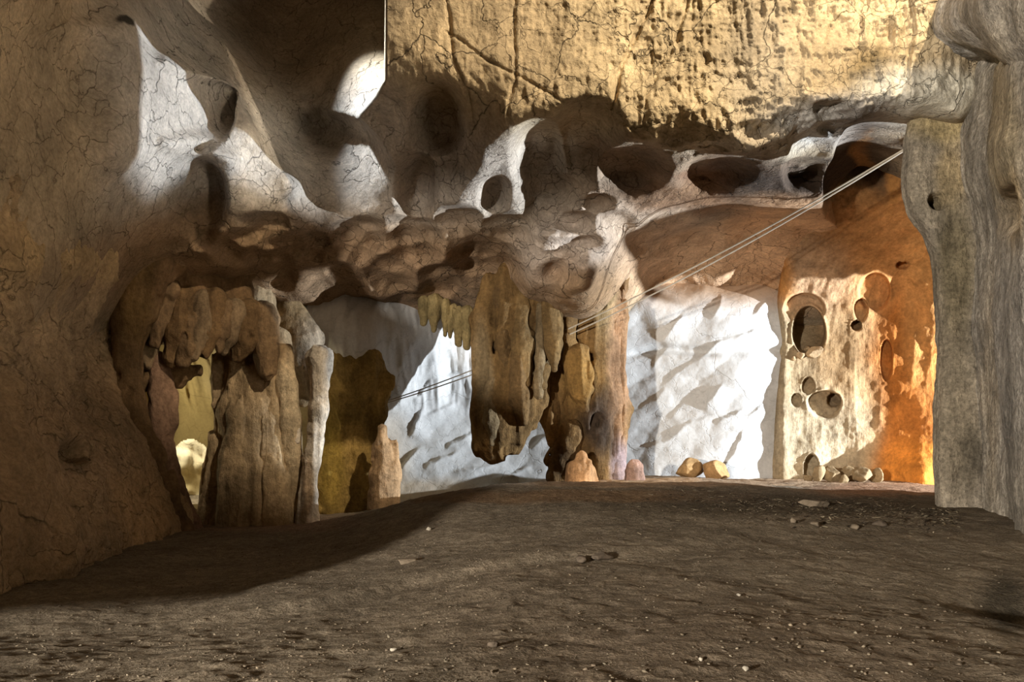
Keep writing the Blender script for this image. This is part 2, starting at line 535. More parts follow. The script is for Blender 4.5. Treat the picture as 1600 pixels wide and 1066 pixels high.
    # convex ribs that catch the daylight
    def rib(pts, w, a):
        nonlocal D
        p = np.array(pts, float)
        best = np.full(px.shape, 1e9)
        for i in range(len(p) - 1):
            a0, a1 = p[i], p[i + 1]
            d = a1 - a0
            t = np.clip(((px - a0[0]) * d[0] + (py - a0[1]) * d[1]) / (d @ d), 0, 1)
            best = np.minimum(best, np.hypot(px - a0[0] - t * d[0], py - a0[1] - t * d[1]))
        D -= a * np.exp(-(best / w) ** 2)
    rib([(205, 30), (200, 120), (190, 230)], 45, 0.35)
    rib([(262, 95), (330, 135), (388, 185), (400, 240), (440, 300)], 16, 0.28)
    rib([(258, 225), (310, 222), (360, 250)], 14, 0.2)
    rib([(60, 40), (140, 45)], 18, 0.2)
    rib([(800, 190), (760, 230), (720, 310)], 26, 0.3)
    rib([(500, 168), (556, 186), (607, 250)], 10, 0.15)
    rib([(1420, 180), (1330, 200), (1230, 210), (1130, 250)], 12, 0.12)
    rib([(960, 330), (930, 400), (905, 440)], 22, 0.3)
    rib([(1330, 200), (1390, 165)], 22, 0.12)

    V = P(px, py, D)
    # relief on the curtain of rock: upright wrinkles, creases
    wall = mk * (1 - sstep(0.0, 1.0, (py - np.interp(px, [600, 700, 850, 1000, 1150, 1250, 1420, 1500], [150, 130, 180, 215, 240, 205, 140, 130])) / 40.0))
    wr = fbm(V, (2.6, 2.6, 0.8), 5, 51, 0.6, ridged=True)
    amt = np.interp(px, [600, 780, 950, 1150, 1450], [0.03, 0.05, 0.09, 0.13, 0.12])
    D -= wall * amt * wr
    D += wall * 0.10 * fbm(V, 0.7, 3, 66)
    D -= wall * (0.65 * amt) * fbm(V, (6.0, 6.0, 3.2), 4, 67, 0.65, ridged=True)
    # long cracks on the curtain of rock
    def crackline(pts, w, a):
        nonlocal D
        p = np.array(pts, float)
        best = np.full(px.shape, 1e9)
        jx = 12 * fbm(V, 2.2, 4, 91)
        for i in range(len(p) - 1):
            a0, a1 = p[i], p[i + 1]
            d = a1 - a0
            t = np.clip(((px + jx - a0[0]) * d[0] + (py - a0[1]) * d[1]) / (d @ d), 0, 1)
            best = np.minimum(best, np.hypot(px + jx - a0[0] - t * d[0], py - a0[1] - t * d[1]))
        D += a * np.exp(-(best / w) ** 2)
    crackline([(800, 0), (806, 70), (798, 180)], 2.2, 0.054)
    crackline([(1025, 0), (985, 70), (968, 130), (958, 170)], 3, 0.09)
    crackline([(1080, 0), (1050, 80), (1010, 150), (1005, 200)], 2.6, 0.072)
    crackline([(702, 0), (706, 90), (748, 200)], 2.2, 0.045)
    crackline([(700, 50), (760, 95), (850, 140), (880, 160)], 2.2, 0.036)
    crackline([(965, 185), (1000, 215), (1040, 250)], 2.2, 0.045)
    crackline([(205, 50), (200, 150), (208, 240), (215, 330), (190, 400)], 1.9, 0.027)
    crackline([(0, 190), (60, 140), (110, 95), (130, 40)], 1.9, 0.023)
    crackline([(1420, 0), (1425, 60), (1420, 120)], 3, 0.068)
    # general unevenness
    D += 0.10 * fbm(V, 0.6, 3, 71) * (1 - 0.6 * wall) + 0.035 * fbm(V, 2.6, 4, 72) + 0.016 * fbm(V, 11.0, 3, 73)
    rough_r = sstep(880, 980, px) * sstep(215, 260, py) * (1 - sstep(440, 480, py))
    D += rough_r * 0.10 * fbm(V, (1.6, 1.6, 1.0), 4, 74, 0.55, ridged=True)
    V = P(px, py, D)
    V[..., 1] += 0.95 * PK
    V[..., 2] += 0.5 * PK
    pale, tan, brown, gold = (0.60, 0.55, 0.49), (0.42, 0.33, 0.22), (0.33, 0.21, 0.12), (0.60, 0.47, 0.29)
    col = splats(px, py, tan, [
        (350, 170, 300, 220, pale, 0.9), (700, 270, 200, 90, (0.58, 0.50, 0.42), 0.9),
        (470, 40, 130, 120, (0.34, 0.24, 0.15), 0.9),
        (40, 200, 110, 300, (0.58, 0.45, 0.29), 0.8),
        (550, 440, 420, 90, brown, 0.95), (300, 400, 160, 70, (0.34, 0.22, 0.12), 0.9),
        (1060, 60, 470, 150, gold, 1.0, 0.25), (760, 60, 150, 130, (0.55, 0.42, 0.26), 0.8),
        (1190, 110, 70, 120, (0.48, 0.40, 0.29), 0.8), (1330, 80, 90, 120, (0.62, 0.47, 0.28), 0.7),
        (1365, 125, 40, 45, (0.24, 0.17, 0.08), 0.9),
        (1400, 150, 60, 38, (0.80, 0.74, 0.62), 0.95), (1480, 145, 60, 36, (0.80, 0.74, 0.60), 0.95), (1300, 190, 90, 40, (0.55, 0.52, 0.48), 0.9), (1180, 225, 80, 30, (0.55, 0.46, 0.34), 0.8),  # two palest patches paint the rim's bright daylight into the colour
        (1000, 340, 110, 70, (0.55, 0.42, 0.31), 0.9), (880, 390, 70, 60, (0.56, 0.46, 0.38), 0.8),
        (985, 262, 70, 36, (0.34, 0.23, 0.15), 0.8), (1120, 272, 75, 32, (0.19, 0.10, 0.055), 0.95), (1255, 285, 100, 34, (0.06, 0.042, 0.03), 0.97), (1360, 260, 58, 85, (0.05, 0.028, 0.016), 0.97),  # dome pockets darkened: soot and shade together in the colour
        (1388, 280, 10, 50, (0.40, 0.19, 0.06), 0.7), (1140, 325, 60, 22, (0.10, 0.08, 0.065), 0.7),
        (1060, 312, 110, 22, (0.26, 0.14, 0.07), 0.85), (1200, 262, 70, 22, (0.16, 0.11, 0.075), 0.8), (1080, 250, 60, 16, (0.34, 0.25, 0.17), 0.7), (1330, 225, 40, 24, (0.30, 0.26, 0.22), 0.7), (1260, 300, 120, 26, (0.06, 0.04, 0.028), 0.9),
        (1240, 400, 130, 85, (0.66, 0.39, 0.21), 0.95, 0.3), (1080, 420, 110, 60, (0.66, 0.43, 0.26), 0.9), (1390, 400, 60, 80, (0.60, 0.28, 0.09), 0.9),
        (915, 455, 60, 40, (0.30, 0.18, 0.09), 0.8),
        (200, 32, 18, 8, (0.03, 0.025, 0.02), 0.95, 0.2),  # dark of a small hole painted on, nothing hollowed out
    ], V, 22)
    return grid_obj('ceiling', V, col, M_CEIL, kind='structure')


CEILING = build_ceiling()

# ------------------------------------------------------------------ walls as sheets with a turned-back edge
def edge_sheet(name, edge_rows, far_px, depth_rows, side, mat, colour, y0, y1, rows=300, cols=160, turn=2.2, round_px=26, disp=0.1, seed=1, carve=None, pw=1.25, disp_scale=(0.9, 0.9, 0.45), **kw):
    """A wall seen at a slant. edge_rows: (py, px of its silhouette edge); depth_rows: (s, depth) from the
    silhouette edge (s=0) to far_px (s=1). Past the edge the rock turns away from the viewer by `turn` metres."""
    py = np.linspace(y0, y1, rows)
    ex = curve(edge_rows, py)[0]
    s_f = np.linspace(0, 1, cols) ** pw
    d = np.array(depth_rows, float)
    PYf, Sf = np.meshgrid(py, s_f, indexing='ij')
    EX = ex[:, None]
    pxf = EX + (far_px - EX) * Sf
    Df = np.interp(Sf, d[:, 0], d[:, 1])
    # rounding towards the silhouette
    dist_px = np.abs(pxf - EX)
    q = np.clip(dist_px / round_px, 0, 1)
    Rm = round_px / F * d[0, 1] * 1.1
    Df = Df + Rm * (1 - np.sqrt(np.clip(1 - (1 - q) ** 2, 0, 1)))
    # turned-back part
    nb = 24
    tb = np.linspace(1, 0, nb, endpoint=False)
    PYb, Tb = np.meshgrid(py, tb, indexing='ij')
    Y_edge = d[0, 1] + Rm
    Wf = P(pxf, PYf, Df)
    We = P(ex, py, np.full_like(py, Y_edge))
    Wb = np.repeat(We[:, None, :], nb, 1).copy()
    Wb[..., 1] += Tb * turn
    Wb[..., 0] += side * 0.9 * turn * Tb ** 2
    V = np.concatenate([Wb, Wf], 1)
    # displacement along the local normal
    du = np.gradient(V, axis=0); dv = np.gradient(V, axis=1)
    Nn = np.cross(dv, du)
    Nn /= np.linalg.norm(Nn, axis=-1, keepdims=True) + 1e-9
    to_cam = -(V - np.array([0, 0, ZC]))
    sg = np.sign((Nn * to_cam).sum(-1))[:, nb + cols // 3][:, None]
    Nn = Nn * sg[..., None]
    h = disp * fbm(V, disp_scale, 5, seed) + disp * 0.35 * fbm(V, (3.2, 3.2, 1.6), 4, seed + 9, 0.55, ridged=True)
    px_, py_ = proj(V)
    if carve is not None:
        h = carve(px_, py_, h, V)
    V = V + Nn * h[..., None]
    col = colour(px_, py_, V)
    return grid_obj(name, V, col, mat, kind='structure', **kw)


def pit(px, py, cx, cy, rx, ry, sharp=0.25):
    return sstep(1, 1 - sharp, np.hypot((px - cx) / rx, (py - cy) / ry))


# left buttress
def left_carve(px, py, h, V):
    h = h + 0.07 * fbm(V, (2.4, 2.4, 1.8), 5, 19, 0.6, ridged=True)
    h = h - 0.75 * pit(px, py, 112, 706, 32, 26, 0.5)
    h = h - 0.25 * pit(px, py, 150, 560, 34, 110, 0.8)
    lay = sstep(430, 480, py) * (1 - sstep(640, 680, py)) * (1 - sstep(120, 170, px))
    h = h + lay * 0.06 * fbm(V, (0.5, 0.5, 5.0), 4, 17, 0.6, ridged=True)
    h = h + 0.35 * np.exp(-((px - 90) / 70) ** 2 - ((py - 400) / 60) ** 2)
    h = h - 0.3 * np.exp(-((px - 175) / 25) ** 2 - ((py - 470) / 90) ** 2)
    return h


edge_sheet('wall_left', [(250, 200), (330, 192), (400, 190), (430, 184), (520, 182), (560, 185), (640, 200), (700, 232), (760, 262), (820, 288), (860, 296), (960, 300)],
           -1313, [(0, 10.9), (0.035, 9.6), (0.08, 8.0), (0.126, 6.8), (0.2, 5.8), (0.4, 4.2), (1, 2.0)], -1, M_LEFT,
           lambda px, py, V: splats(px, py, (0.50, 0.36, 0.21), [
               (80, 400, 110, 70, (0.62, 0.44, 0.23), 0.9), (60, 520, 120, 100, (0.50, 0.37, 0.23), 0.8), (60, 760, 200, 160, (0.38, 0.26, 0.15), 0.9), (230, 800, 60, 70, (0.46, 0.30, 0.15), 0.8),
               (112, 712, 30, 26, (0.10, 0.075, 0.05), 0.6)], V, 20),  # last patch paints the shade of the hollowed pit
           255, 980, rows=330, cols=300, pw=2.2, turn=2.6, round_px=34, disp=0.22, seed=11, carve=left_carve)


# far right-hand pillar
def pil_carve(px, py, h, V):
    h = h - 0.5 * pit(px, py, 1468, 312, 18, 16, 0.5)
    h = h - 0.3 * pit(px, py, 1505, 163, 12, 8, 0.4)
    return h


edge_sheet('wall_right', [(-60, 1500), (40, 1478), (80, 1458), (110, 1440), (180, 1424), (230, 1417), (290, 1414), (330, 1420), (370, 1446), (410, 1459), (470, 1463), (560, 1469), (640, 1463), (700, 1462), (790, 1464), (840, 1462)],
           1620, [(0, 9.2), (0.3, 9.1), (0.6, 9.05), (1, 9.0)], 1, M_PILLAR,
           lambda px, py, V: splats(px, py, (0.40, 0.34, 0.26), [
               (1470, 140, 60, 40, (0.80, 0.72, 0.56), 0.95), (1470, 195, 50, 28, (0.60, 0.46, 0.22), 0.8), (1440, 280, 30, 70, (0.44, 0.37, 0.27), 0.8), (1490, 270, 25, 50, (0.46, 0.34, 0.17), 0.7),  # first patch paints bright light on the pillar top into the colour
               (1495, 420, 34, 110, (0.20, 0.16, 0.09), 0.85), (1490, 640, 40, 140, (0.36, 0.29, 0.19), 0.6), (1515, 720, 14, 60, (0.12, 0.10, 0.07), 0.6)], V, 10),
           -60, 850, rows=420, cols=90, turn=0.2, round_px=22, disp=0.10, seed=23, carve=pil_carve)


def near_carve(px, py, h, V):
    h = h + 0.4 * np.exp(-((px - 1505) / 36) ** 2 - ((py - 30) / 60) ** 2)
    h = h - 0.15 * pit(px, py, 1580, 330, 16, 48, 0.6)
    return h


edge_sheet('wall_near_right', [(-300, 1470), (-60, 1476), (0, 1480), (40, 1492), (75, 1510), (92, 1528), (110, 1522), (180, 1512), (230, 1506), (270, 1507), (320, 1520), (380, 1527), (480, 1524), (600, 1530), (700, 1534), (785, 1537), (860, 1540)],
           2600, [(0, 8.9), (0.03, 8.2), (0.065, 6.5), (0.2, 5.4), (0.44, 4.3), (1, 3.0)], 1, M_PILLAR,
           lambda px, py, V: splats(px, py, (0.40, 0.35, 0.28), [
               (1505, 40, 40, 60, (0.50, 0.48, 0.45), 0.8), (1570, 200, 30, 120, (0.38, 0.30, 0.18), 0.8), (1585, 330, 16, 60, (0.36, 0.25, 0.12), 0.8), (1580, 560, 60, 160, (0.42, 0.38, 0.33), 0.7), (1550, 600, 14, 180, (0.44, 0.35, 0.23), 0.5)], V, 10),
           -20, 1000, rows=420, cols=220, pw=2.2, turn=0.3, round_px=16, disp=0.12, seed=37, carve=near_carve, disp_scale=(1.3, 1.3, 0.4))


# white back wall
def build_back():
    st = 2.0
    px, py = np.meshgrid(np.arange(150, 1236, st), np.arange(400, 850, st))
    D = tps([
        (150, 400, 15.5), (150, 850, 16), (250, 500, 14.8), (250, 640, 15.6), (250, 800, 15.6), (400, 400, 15.5), (400, 480, 13.9), (450, 560, 14.2), (450, 650, 15.4), (450, 850, 15.8),
        (520, 500, 13.6), (550, 580, 13.8), (550, 650, 15.4), (600, 490, 14.0), (600, 420, 15.5), (600, 570, 14.6), (600, 650, 15.9), (600, 850, 15.8), (700, 420, 17), (700, 480, 15.6), (700, 560, 16.1), (700, 650, 16.3), (700, 850, 15.8),
        (860, 420, 17.2), (860, 480, 16.0), (860, 650, 16.2), (860, 850, 15.6), (1000, 400, 17.0), (1000, 460, 15.5), (1000, 500, 15.6), (1000, 620, 15.8), (1000, 850, 15.3),
        (1100, 400, 17.0), (1100, 450, 15.5), (1100, 500, 15.3), (1100, 620, 15.35), (1100, 850, 15.1), (1200, 400, 16.5), (1200, 450, 15.4), (1200, 500, 15.2), (1200, 620, 15.2), (1200, 850, 15.0), (1330, 420, 16.0), (1330, 620, 15.8), (1330, 850, 15.5),
    ])(px, py)
    V = P(px, py, D)
    # slanting bulges with undercut creases
    t = math.radians(36)
    a = V[..., 0] * math.cos(t) + V[..., 2] * math.sin(t)
    b = -V[..., 0] * math.sin(t) + V[..., 2] * math.cos(t)
    w1 = fbm(V, 0.8, 3, 5) * 0.6
    d1, d2 = worley(a * 0.6 + w1, b * 1.25 + w1, 8)
    D += 0.08 * np.clip(d1, 0, 1) ** 1.5
    d1, d2 = worley(a * 2.1 + w1, b * 3.6 - w1, 18)
    D += 0.018 * np.clip(d1, 0, 1) ** 1.5
    # upright folds on the upper left
    ul = (1 - sstep(600, 660, py)) * (1 - sstep(740, 800, px))
    D -= ul * 0.28 * fbm(V, (1.5, 0.3, 0.35), 4, 61, 0.55, ridged=True)
    D += 0.10 * fbm(V, 0.5, 3, 81) + 0.02 * fbm(V, 3.0, 4, 82)
    # overlapping ledges that throw slanting shadows
    def ledge(cx, cy, ln, wd, A, ang):
        nonlocal D
        t = math.radians(ang)
        jx = 7 * fbm(V, 2.2, 3, int(cx))
        u = (px - cx + jx) * math.cos(t) - (py - cy + jx) * math.sin(t)
        v = (px - cx + jx) * math.sin(t) + (py - cy + jx) * math.cos(t)      # + is below right
        D -= A * np.exp(-(u / ln) ** 4) * np.where(v > 0, np.clip(1 - v / wd, 0, 1) ** 1.5, np.clip(1 + v / 3.0, 0, 1))
    for L_ in ((1110, 545, 30, 36, 0.20, 32), (1112, 618, 22, 34, 0.20, 48), (1140, 650, 26, 30, 0.16, 24), (1050, 510, 26, 30, 0.14, 50), (1150, 700, 34, 26, 0.16, 62), (1030, 690, 40, 30, 0.12, 22), (1060, 585, 30, 30, 0.10, 35), (1180, 640, 16, 26, 0.14, 36),
               (1030, 560, 20, 40, 0.10, 55), (1075, 665, 30, 26, 0.10, 30), (1020, 625, 26, 26, 0.08, 40), (1172, 520, 26, 30, 0.16, 18), (1190, 480, 20, 24, 0.18, 40), (1120, 480, 18, 26, 0.2, 60), (1060, 640, 18, 20, 0.08, 50),
               (650, 660, 22, 34, 0.18, 60), (690, 720, 26, 26, 0.14, 30), (640, 720, 24, 24, 0.16, 50), (720, 690, 22, 24, 0.14, 40), (690, 640, 22, 26, 0.14, 30), (660, 610, 20, 26, 0.16, 45), (700, 590, 20, 20, 0.12, 20), (800, 740, 30, 16, 0.10, 15), (740, 730, 30, 20, 0.12, 10), (845, 690, 20, 20, 0.10, 40)):
        ledge(L_[0], L_[1], L_[2], L_[3], L_[4] * (0.3 if L_[0] > 950 else 0.55), L_[5])
    # ledge line across the right part
    lz = 468 + 12 * fbm(V, 1.2, 3, 33)
    D += 0.12 * np.exp(-((py - lz - 80) / 8) ** 2) * sstep(960, 1000, px)
    V = P(px, py, D)
    # passage opening at the far left
    hole = np.hypot((px - 298) / 36, (py - 738) / 50) + 0.25 * fbm(V, 2.0, 3, 45) < 1
    gap = np.hypot((px - 497) / 12, (py - 760) / 50) < 1
    keep = ~(hole | gap)
    keep = keep[:-1, :-1] & keep[1:, :-1] & keep[:-1, 1:] & keep[1:, 1:]
    col = splats(px, py, (0.62, 0.61, 0.59), [
        (690, 600, 110, 150, (0.74, 0.73, 0.71), 0.9),  # left part painted lighter, as if under stronger daylight
        (280, 620, 130, 250, (0.50, 0.38, 0.17), 0.95), (470, 560, 120, 90, (0.60, 0.56, 0.50), 0.8), (450, 720, 110, 160, (0.46, 0.35, 0.18), 0.9),
        (1150, 420, 260, 55, (0.56, 0.38, 0.24), 0.95), (600, 720, 40, 70, (0.66, 0.52, 0.36), 0.6), (650, 770, 90, 22, (0.62, 0.48, 0.32), 0.7)], V, 14)  # brown top paints the wall's shaded upper part into the colour
    return grid_obj('wall_back', V, col, M_WHITE, keep=keep, kind='structure')


build_back()


def build_passage():
    px, py = np.meshgrid(np.arange(100, 620, 5.0), np.arange(540, 900, 5.0))
    D = 19.5 + 0.0 * px
    V = P(px, py, D)
    D = D + 0.5 * fbm(V, 0.8, 4, 15, 0.5, ridged=True)
    V = P(px, py, D)
    col = splats(px, py, (0.70, 0.62, 0.44), [(300, 750, 30, 25, (0.52, 0.40, 0.18), 0.8)], V, 10)
    return grid_obj('wall_far_passage', V, col, M_WHITE, kind='structure')


build_passage()


# ochre wall at the right of the inner chamber
def orange_carve_depth(px, py, D, V):
    for (cx, cy, rx, rt, rb, a) in ((1264, 522, 27, 44, 38, 1.5), (1256, 485, 34, 28, 26, 0.3), (1263, 606, 11, 17, 14, 0.35), (1244, 626, 9, 12, 12, 0.25), (1288, 628, 28, 18, 30, 0.35), (1303, 626, 12, 12, 12, 0.6), (1338, 509, 9, 9, 9, 0.6), (1410, 415, 11, 7, 7, 0.6), (1268, 733, 13, 24, 22, 0.6), (1345, 480, 12, 14, 26, 0.3), (1366, 455, 26, 30, 36, 0.25), (1385, 560, 10, 30, 40, 0.25)):
        D = scallop(px, py, D, cx, cy, rx, rt, rb, a, sharp=0.12, low=0.35)
    return D


def build_orange():
    st = 1.6
    px, py = np.meshgrid(np.arange(1206, 1560, st), np.arange(190, 800, st))
    e = np.interp(py, [190, 300, 460, 480, 540, 600, 700, 800], [1300, 1240, 1215, 1212, 1216, 1210, 1204, 1202]) - 1206
    px = px + e * (1 - (px - 1206) / 354.0)
    D = tps([
        (1206, 190, 13.4), (1330, 190, 12.6), (1400, 190, 12.3), (1450, 190, 12.2), (1560, 190, 12.2), (1206, 300, 13.3), (1206, 480, 15.2), (1206, 800, 15.1), (1250, 300, 13.0), (1250, 460, 14.9), (1250, 600, 15.1), (1250, 800, 14.9), (1330, 300, 12.8), (1330, 470, 14.7), (1330, 620, 14.9), (1330, 800, 14.6),
        (1400, 300, 12.6), (1400, 450, 14.5), (1400, 620, 14.7), (1400, 700, 14.6), (1400, 800, 14.3), (1450, 300, 12.6), (1450, 470, 14.2), (1450, 620, 14.4), (1450, 700, 14.3), (1450, 800, 13.9), (1560, 300, 12.6), (1560, 600, 14.2), (1560, 800, 13.8)])(px, py)
    # turned edge towards the white wall
    q = np.clip((px - (1206 + e)) / 16.0, 0, 1)
    D += 0.35 * (1 - np.sqrt(1 - (1 - q) ** 2))
    V = P(px, py, D)
    D -= 0.05 * fbm(V, (1.8, 1.0, 0.35), 4, 41, 0.5, ridged=True) + 0.09 * fbm(V, 1.2, 4, 43) + 0.03 * fbm(V, 5.0, 3, 44)
    D = orange_carve_depth(px, py, D, V)
    D -= 0.45 * np.exp(-((px - 1440) / 42) ** 2 - ((py - 745) / 45) ** 2)
    D -= 0.10 * np.exp(-((px - 1225) / 10) ** 2) * sstep(450, 500, py)
    V = P(px, py, D)
    global OCHRE
    OCHRE = (px, py, D)
    cream, ochre, orange = (0.36, 0.27, 0.16), (0.31, 0.17, 0.068), (0.48, 0.16, 0.03)
    col = splats(px, py, cream, [
        (1360, 600, 90, 260, ochre, 0.7), (1430, 560, 62, 320, orange, 0.95), (1380, 380, 110, 90, (0.58, 0.27, 0.09), 0.95), (1250, 430, 80, 60, (0.55, 0.34, 0.19), 0.9),
        (1215, 430, 26, 40, (0.55, 0.24, 0.06), 0.9), (1335, 640, 40, 60, (0.56, 0.36, 0.18), 0.6), (1450, 735, 70, 50, (0.76, 0.27, 0.045), 0.97), (1290, 690, 70, 70, (0.60, 0.49, 0.33), 0.7), (1440, 480, 30, 120, (0.72, 0.36, 0.12), 0.6), (1360, 230, 80, 75, (0.05, 0.03, 0.018), 0.95), (1392, 270, 12, 60, (0.46, 0.21, 0.06), 0.85), (1340, 310, 40, 12, (0.40, 0.20, 0.07), 0.6)], V, 12)  # black top: the dome pocket's soot and shade in one colour
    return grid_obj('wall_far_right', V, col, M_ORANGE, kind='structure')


build_orange()

# unseen roof above the photographer, added to block the skylight except through its slot
def build_roof_blocker():
    Xg, Yg = np.meshgrid(np.arange(-10, 10.01, 0.12), np.arange(-7, 9.6, 0.12))
    V = np.stack([Xg, Yg, np.full_like(Xg, ZC + 7.6)], -1)
    n = 0.35 * fbm(V, 1.0, 3, 401)
    V[..., 2] += 0.5 * fbm(V, 0.5, 3, 402)
    k = ~((Yg + n > 4.05) & (Yg + n < 7.7) & (Xg > 2.95 - 0.95 * (Yg - 4.6)) & (Xg + n < 6.4))
    keep = k[:-1, :-1] & k[1:, :-1] & k[:-1, 1:] & k[1:, 1:]
    return grid_obj('ceiling_roof_blocker', V, np.tile(np.array((0.40, 0.30, 0.19)), Xg.shape + (1,)), M_CEIL, keep=keep, kind='structure')


build_roof_blocker()


# unseen sheet added behind the photographer to stop entrance light from going upward
def build_rear_blocker():
    Xg, Zg = np.meshgrid(np.arange(-10, -4.1, 0.08), np.arange(1.45, 7.8, 0.1))
    V = np.stack([Xg, np.full_like(Xg, -1.5), Zg + ZC], -1)
    V[..., 2] += 0.15 * fbm(V, 1.2, 3, 411) * (Zg < 3)
    V[..., 1] += 0.3 * fbm(V, 0.8, 3, 412)
    return grid_obj('rear_light_blocker', V, np.tile(np.array((0.40, 0.30, 0.19)), Xg.shape + (1,)), M_LEFT, kind='structure')


build_rear_blocker()


# unseen sheet added at the right-hand mouth, openings cut to shape the daylight
def build_mouth_blocker():
    Yg, Zg = np.meshgrid(np.arange(7.5, 18.0, 0.06), np.arange(-1.6, 8.0, 0.06))
    Xg = 9.0 + 0.0 * Yg
    V = np.stack([Xg, Yg, Zg + ZC], -1)
    n1 = 0.14 * fbm(V, 1.4, 3, 301); n2 = 0.12 * fbm(V, 1.4, 3, 302)
    y, z = Yg + n1, Zg + n2
    sill = np.interp(y, [10.2, 10.4, 11.10, 11.3], [1.46, 1.68, 1.68, -3])
    top = np.interp(y, [10.85, 11.05, 12.9, 13.3], [4.5, 1.85, 1.85, 2.7])
    hole = (y > 9.86) & (y < 15.2) & (z > sill) & (z < top)
    V[..., 0] += 0.35 * fbm(V, 0.8, 4, 303)
    k = ~hole
    keep = k[:-1, :-1] & k[1:, :-1] & k[:-1, 1:] & k[1:, 1:]
    col = np.tile(np.array((0.45, 0.32, 0.18)), Yg.shape + (1,))
    return grid_obj('mouth_light_blocker', V, col, M_LEFT, keep=keep, kind='structure')


build_mouth_blocker()

# ------------------------------------------------------------------ columns and hanging rock, each built from its outline and its own depth
def surface_nets(f, origin, h):
    """Mesh of the zero level of a sampled field (negative inside)."""
    ins = f < 0
    nx, ny, nz = f.shape
    cs = [(i, j, k) for i in (0, 1) for j in (0, 1) for k in (0, 1)]
    def sub(a, i, j, k):
        return a[i:nx - 1 + i, j:ny - 1 + j, k:nz - 1 + k]
    cnt = sum(sub(ins, *c).astype(np.int8) for c in cs)
    act = (cnt > 0) & (cnt < 8)
    idx = np.full(act.shape, -1, np.int64)
    ii = np.argwhere(act)
    idx[act] = np.arange(len(ii))
    acc = np.zeros((len(ii), 3)); n = np.zeros(len(ii))
    val = {c: sub(f, *c)[act] for c in cs}
    for c in cs:
        for ax in range(3):
            if c[ax] == 0:
                d = list(c); d[ax] = 1; d = tuple(d)
                a0, a1 = val[c], val[d]
                m = (a0 < 0) != (a1 < 0)
                t = a0 / np.where(m, a0 - a1, 1)
                p = np.tile(np.array(c, float), (len(ii), 1)); p[:, ax] = t
                acc[m] += p[m]; n[m] += 1
    V = (ii + acc / n[:, None]) * h + origin
    quads = []
    for ax in range(3):
        o = [a for a in range(3) if a != ax]
        a0 = np.take(ins, range(0, f.shape[ax] - 1), ax); a1 = np.take(ins, range(1, f.shape[ax]), ax)
        e = np.argwhere(a0 != a1)
        e = e[(e[:, o[0]] > 0) & (e[:, o[1]] > 0) & (e[:, o[0]] < f.shape[o[0]] - 1) & (e[:, o[1]] < f.shape[o[1]] - 1)]
        flip = a0[tuple(e.T)]
        q = []
        for (u, v) in ((0, 0), (1, 0), (1, 1), (0, 1)):
            c = e.copy(); c[:, o[0]] -= u; c[:, o[1]] -= v
            q.append(idx[tuple(c.T)])
        q = np.stack(q, -1)
        if ax == 1:
            flip = ~flip
        q[flip] = q[flip][:, ::-1]
        quads.append(q)
    Q = np.concatenate(quads)
    return V, Q[(Q >= 0).all(1)]


def blob(name, chains, Y0, colour, pits=(), h=0.035, k=0.10, disp=0.05, flute=0.06, seed=1, thick=1.0, mat=None, fine=0.022, **kw):
    """Flowing rock: chains of tapering limbs [(px, py, radius px[, depth offset m]), ...] melted together, with pits hollowed out."""
    segs = []
    for ch in chains:
        pts = []
        for q in ch:
            px, py, r = q[:3]
            Y = Y0 + (q[3] if len(q) > 3 else 0)
            pts.append((P(px, py, Y), r / F * Y))
        if len(pts) == 1:
            pts = pts * 2
        segs += list(zip(pts[:-1], pts[1:]))
    allp = np.array([p for sg in segs for (p, r) in sg]); allr = max(r for sg in segs for (p, r) in sg)
    lo, hi = allp.min(0) - allr - 0.2, allp.max(0) + allr + 0.2
    n = np.ceil((hi - lo) / h).astype(int) + 1
    ax = [lo[i] + h * np.arange(n[i]) for i in range(3)]
    G = np.stack(np.meshgrid(*ax, indexing='ij'), -1).astype(np.float32)
    f = np.full(G.shape[:3], 0.5, np.float32)
    T = np.array([1, 1 / thick, 1])
    for (a, ra), (b, rb) in segs:
        m_ = max(ra, rb) + 0.4
        i0 = np.clip(((np.minimum(a, b) - m_ - lo) / h).astype(int), 0, n - 1)
        i1 = np.clip(((np.maximum(a, b) + m_ - lo) / h).astype(int) + 1, 1, n)
        sl = tuple(slice(i0[j], i1[j]) for j in range(3))
        d = (b - a) * T
        dd = d @ d + 1e-9
        w = (G[sl] - a) * T
        t = np.clip((w @ d) / dd, 0, 1)
        w -= t[..., None] * d
        dist = np.sqrt((w * w).sum(-1)) - (ra + (rb - ra) * t)
        fs = f[sl]
        hh = np.clip(0.5 + 0.5 * (fs - dist) / k, 0, 1)
        f[sl] = fs * (1 - hh) + dist * hh - k * hh * (1 - hh)
    for (px, py, rx, ry, dy, dp) in pits:
        c = P(px, py, Y0 + dy)
        s_ = Y0 / F
        e = (G - c) / np.array([rx * s_, dp, ry * s_])
        dist = -(np.linalg.norm(e, axis=-1) - 1) * min(rx, ry) * s_
        kk = 0.05
        hh = np.clip(0.5 - 0.5 * (f - dist) / kk, 0, 1)
        f = f * (1 - hh) + dist * hh + kk * hh * (1 - hh)
    near = np.abs(f) < 0.22
    Gn = G[near]
    f[near] -= disp * fbm(Gn, (2.0, 2.0, 1.1), 3, seed) + flute * fbm(Gn, (3.6, 3.6, 0.4), 3, seed + 3, 0.55, ridged=True) + fine * fbm(Gn, 8.0, 2, seed + 6) - 0.07 * sstep(0.22, 0.5, fbm(Gn, (2.6, 2.6, 1.7), 2, seed + 8))
    V, Q = surface_nets(f, lo, h)
    px, py = proj(V)
    col = colour(px, py, V)
    org = np.array([V[:, 0].mean(), V[:, 1].mean(), V[:, 2].min()])
    me = raw_mesh(name, V - org, Q, col, mat or M_COLUMN)
    o = bpy.data.objects.new(name, me)
    o.location = org
    return finish(o, **kw)


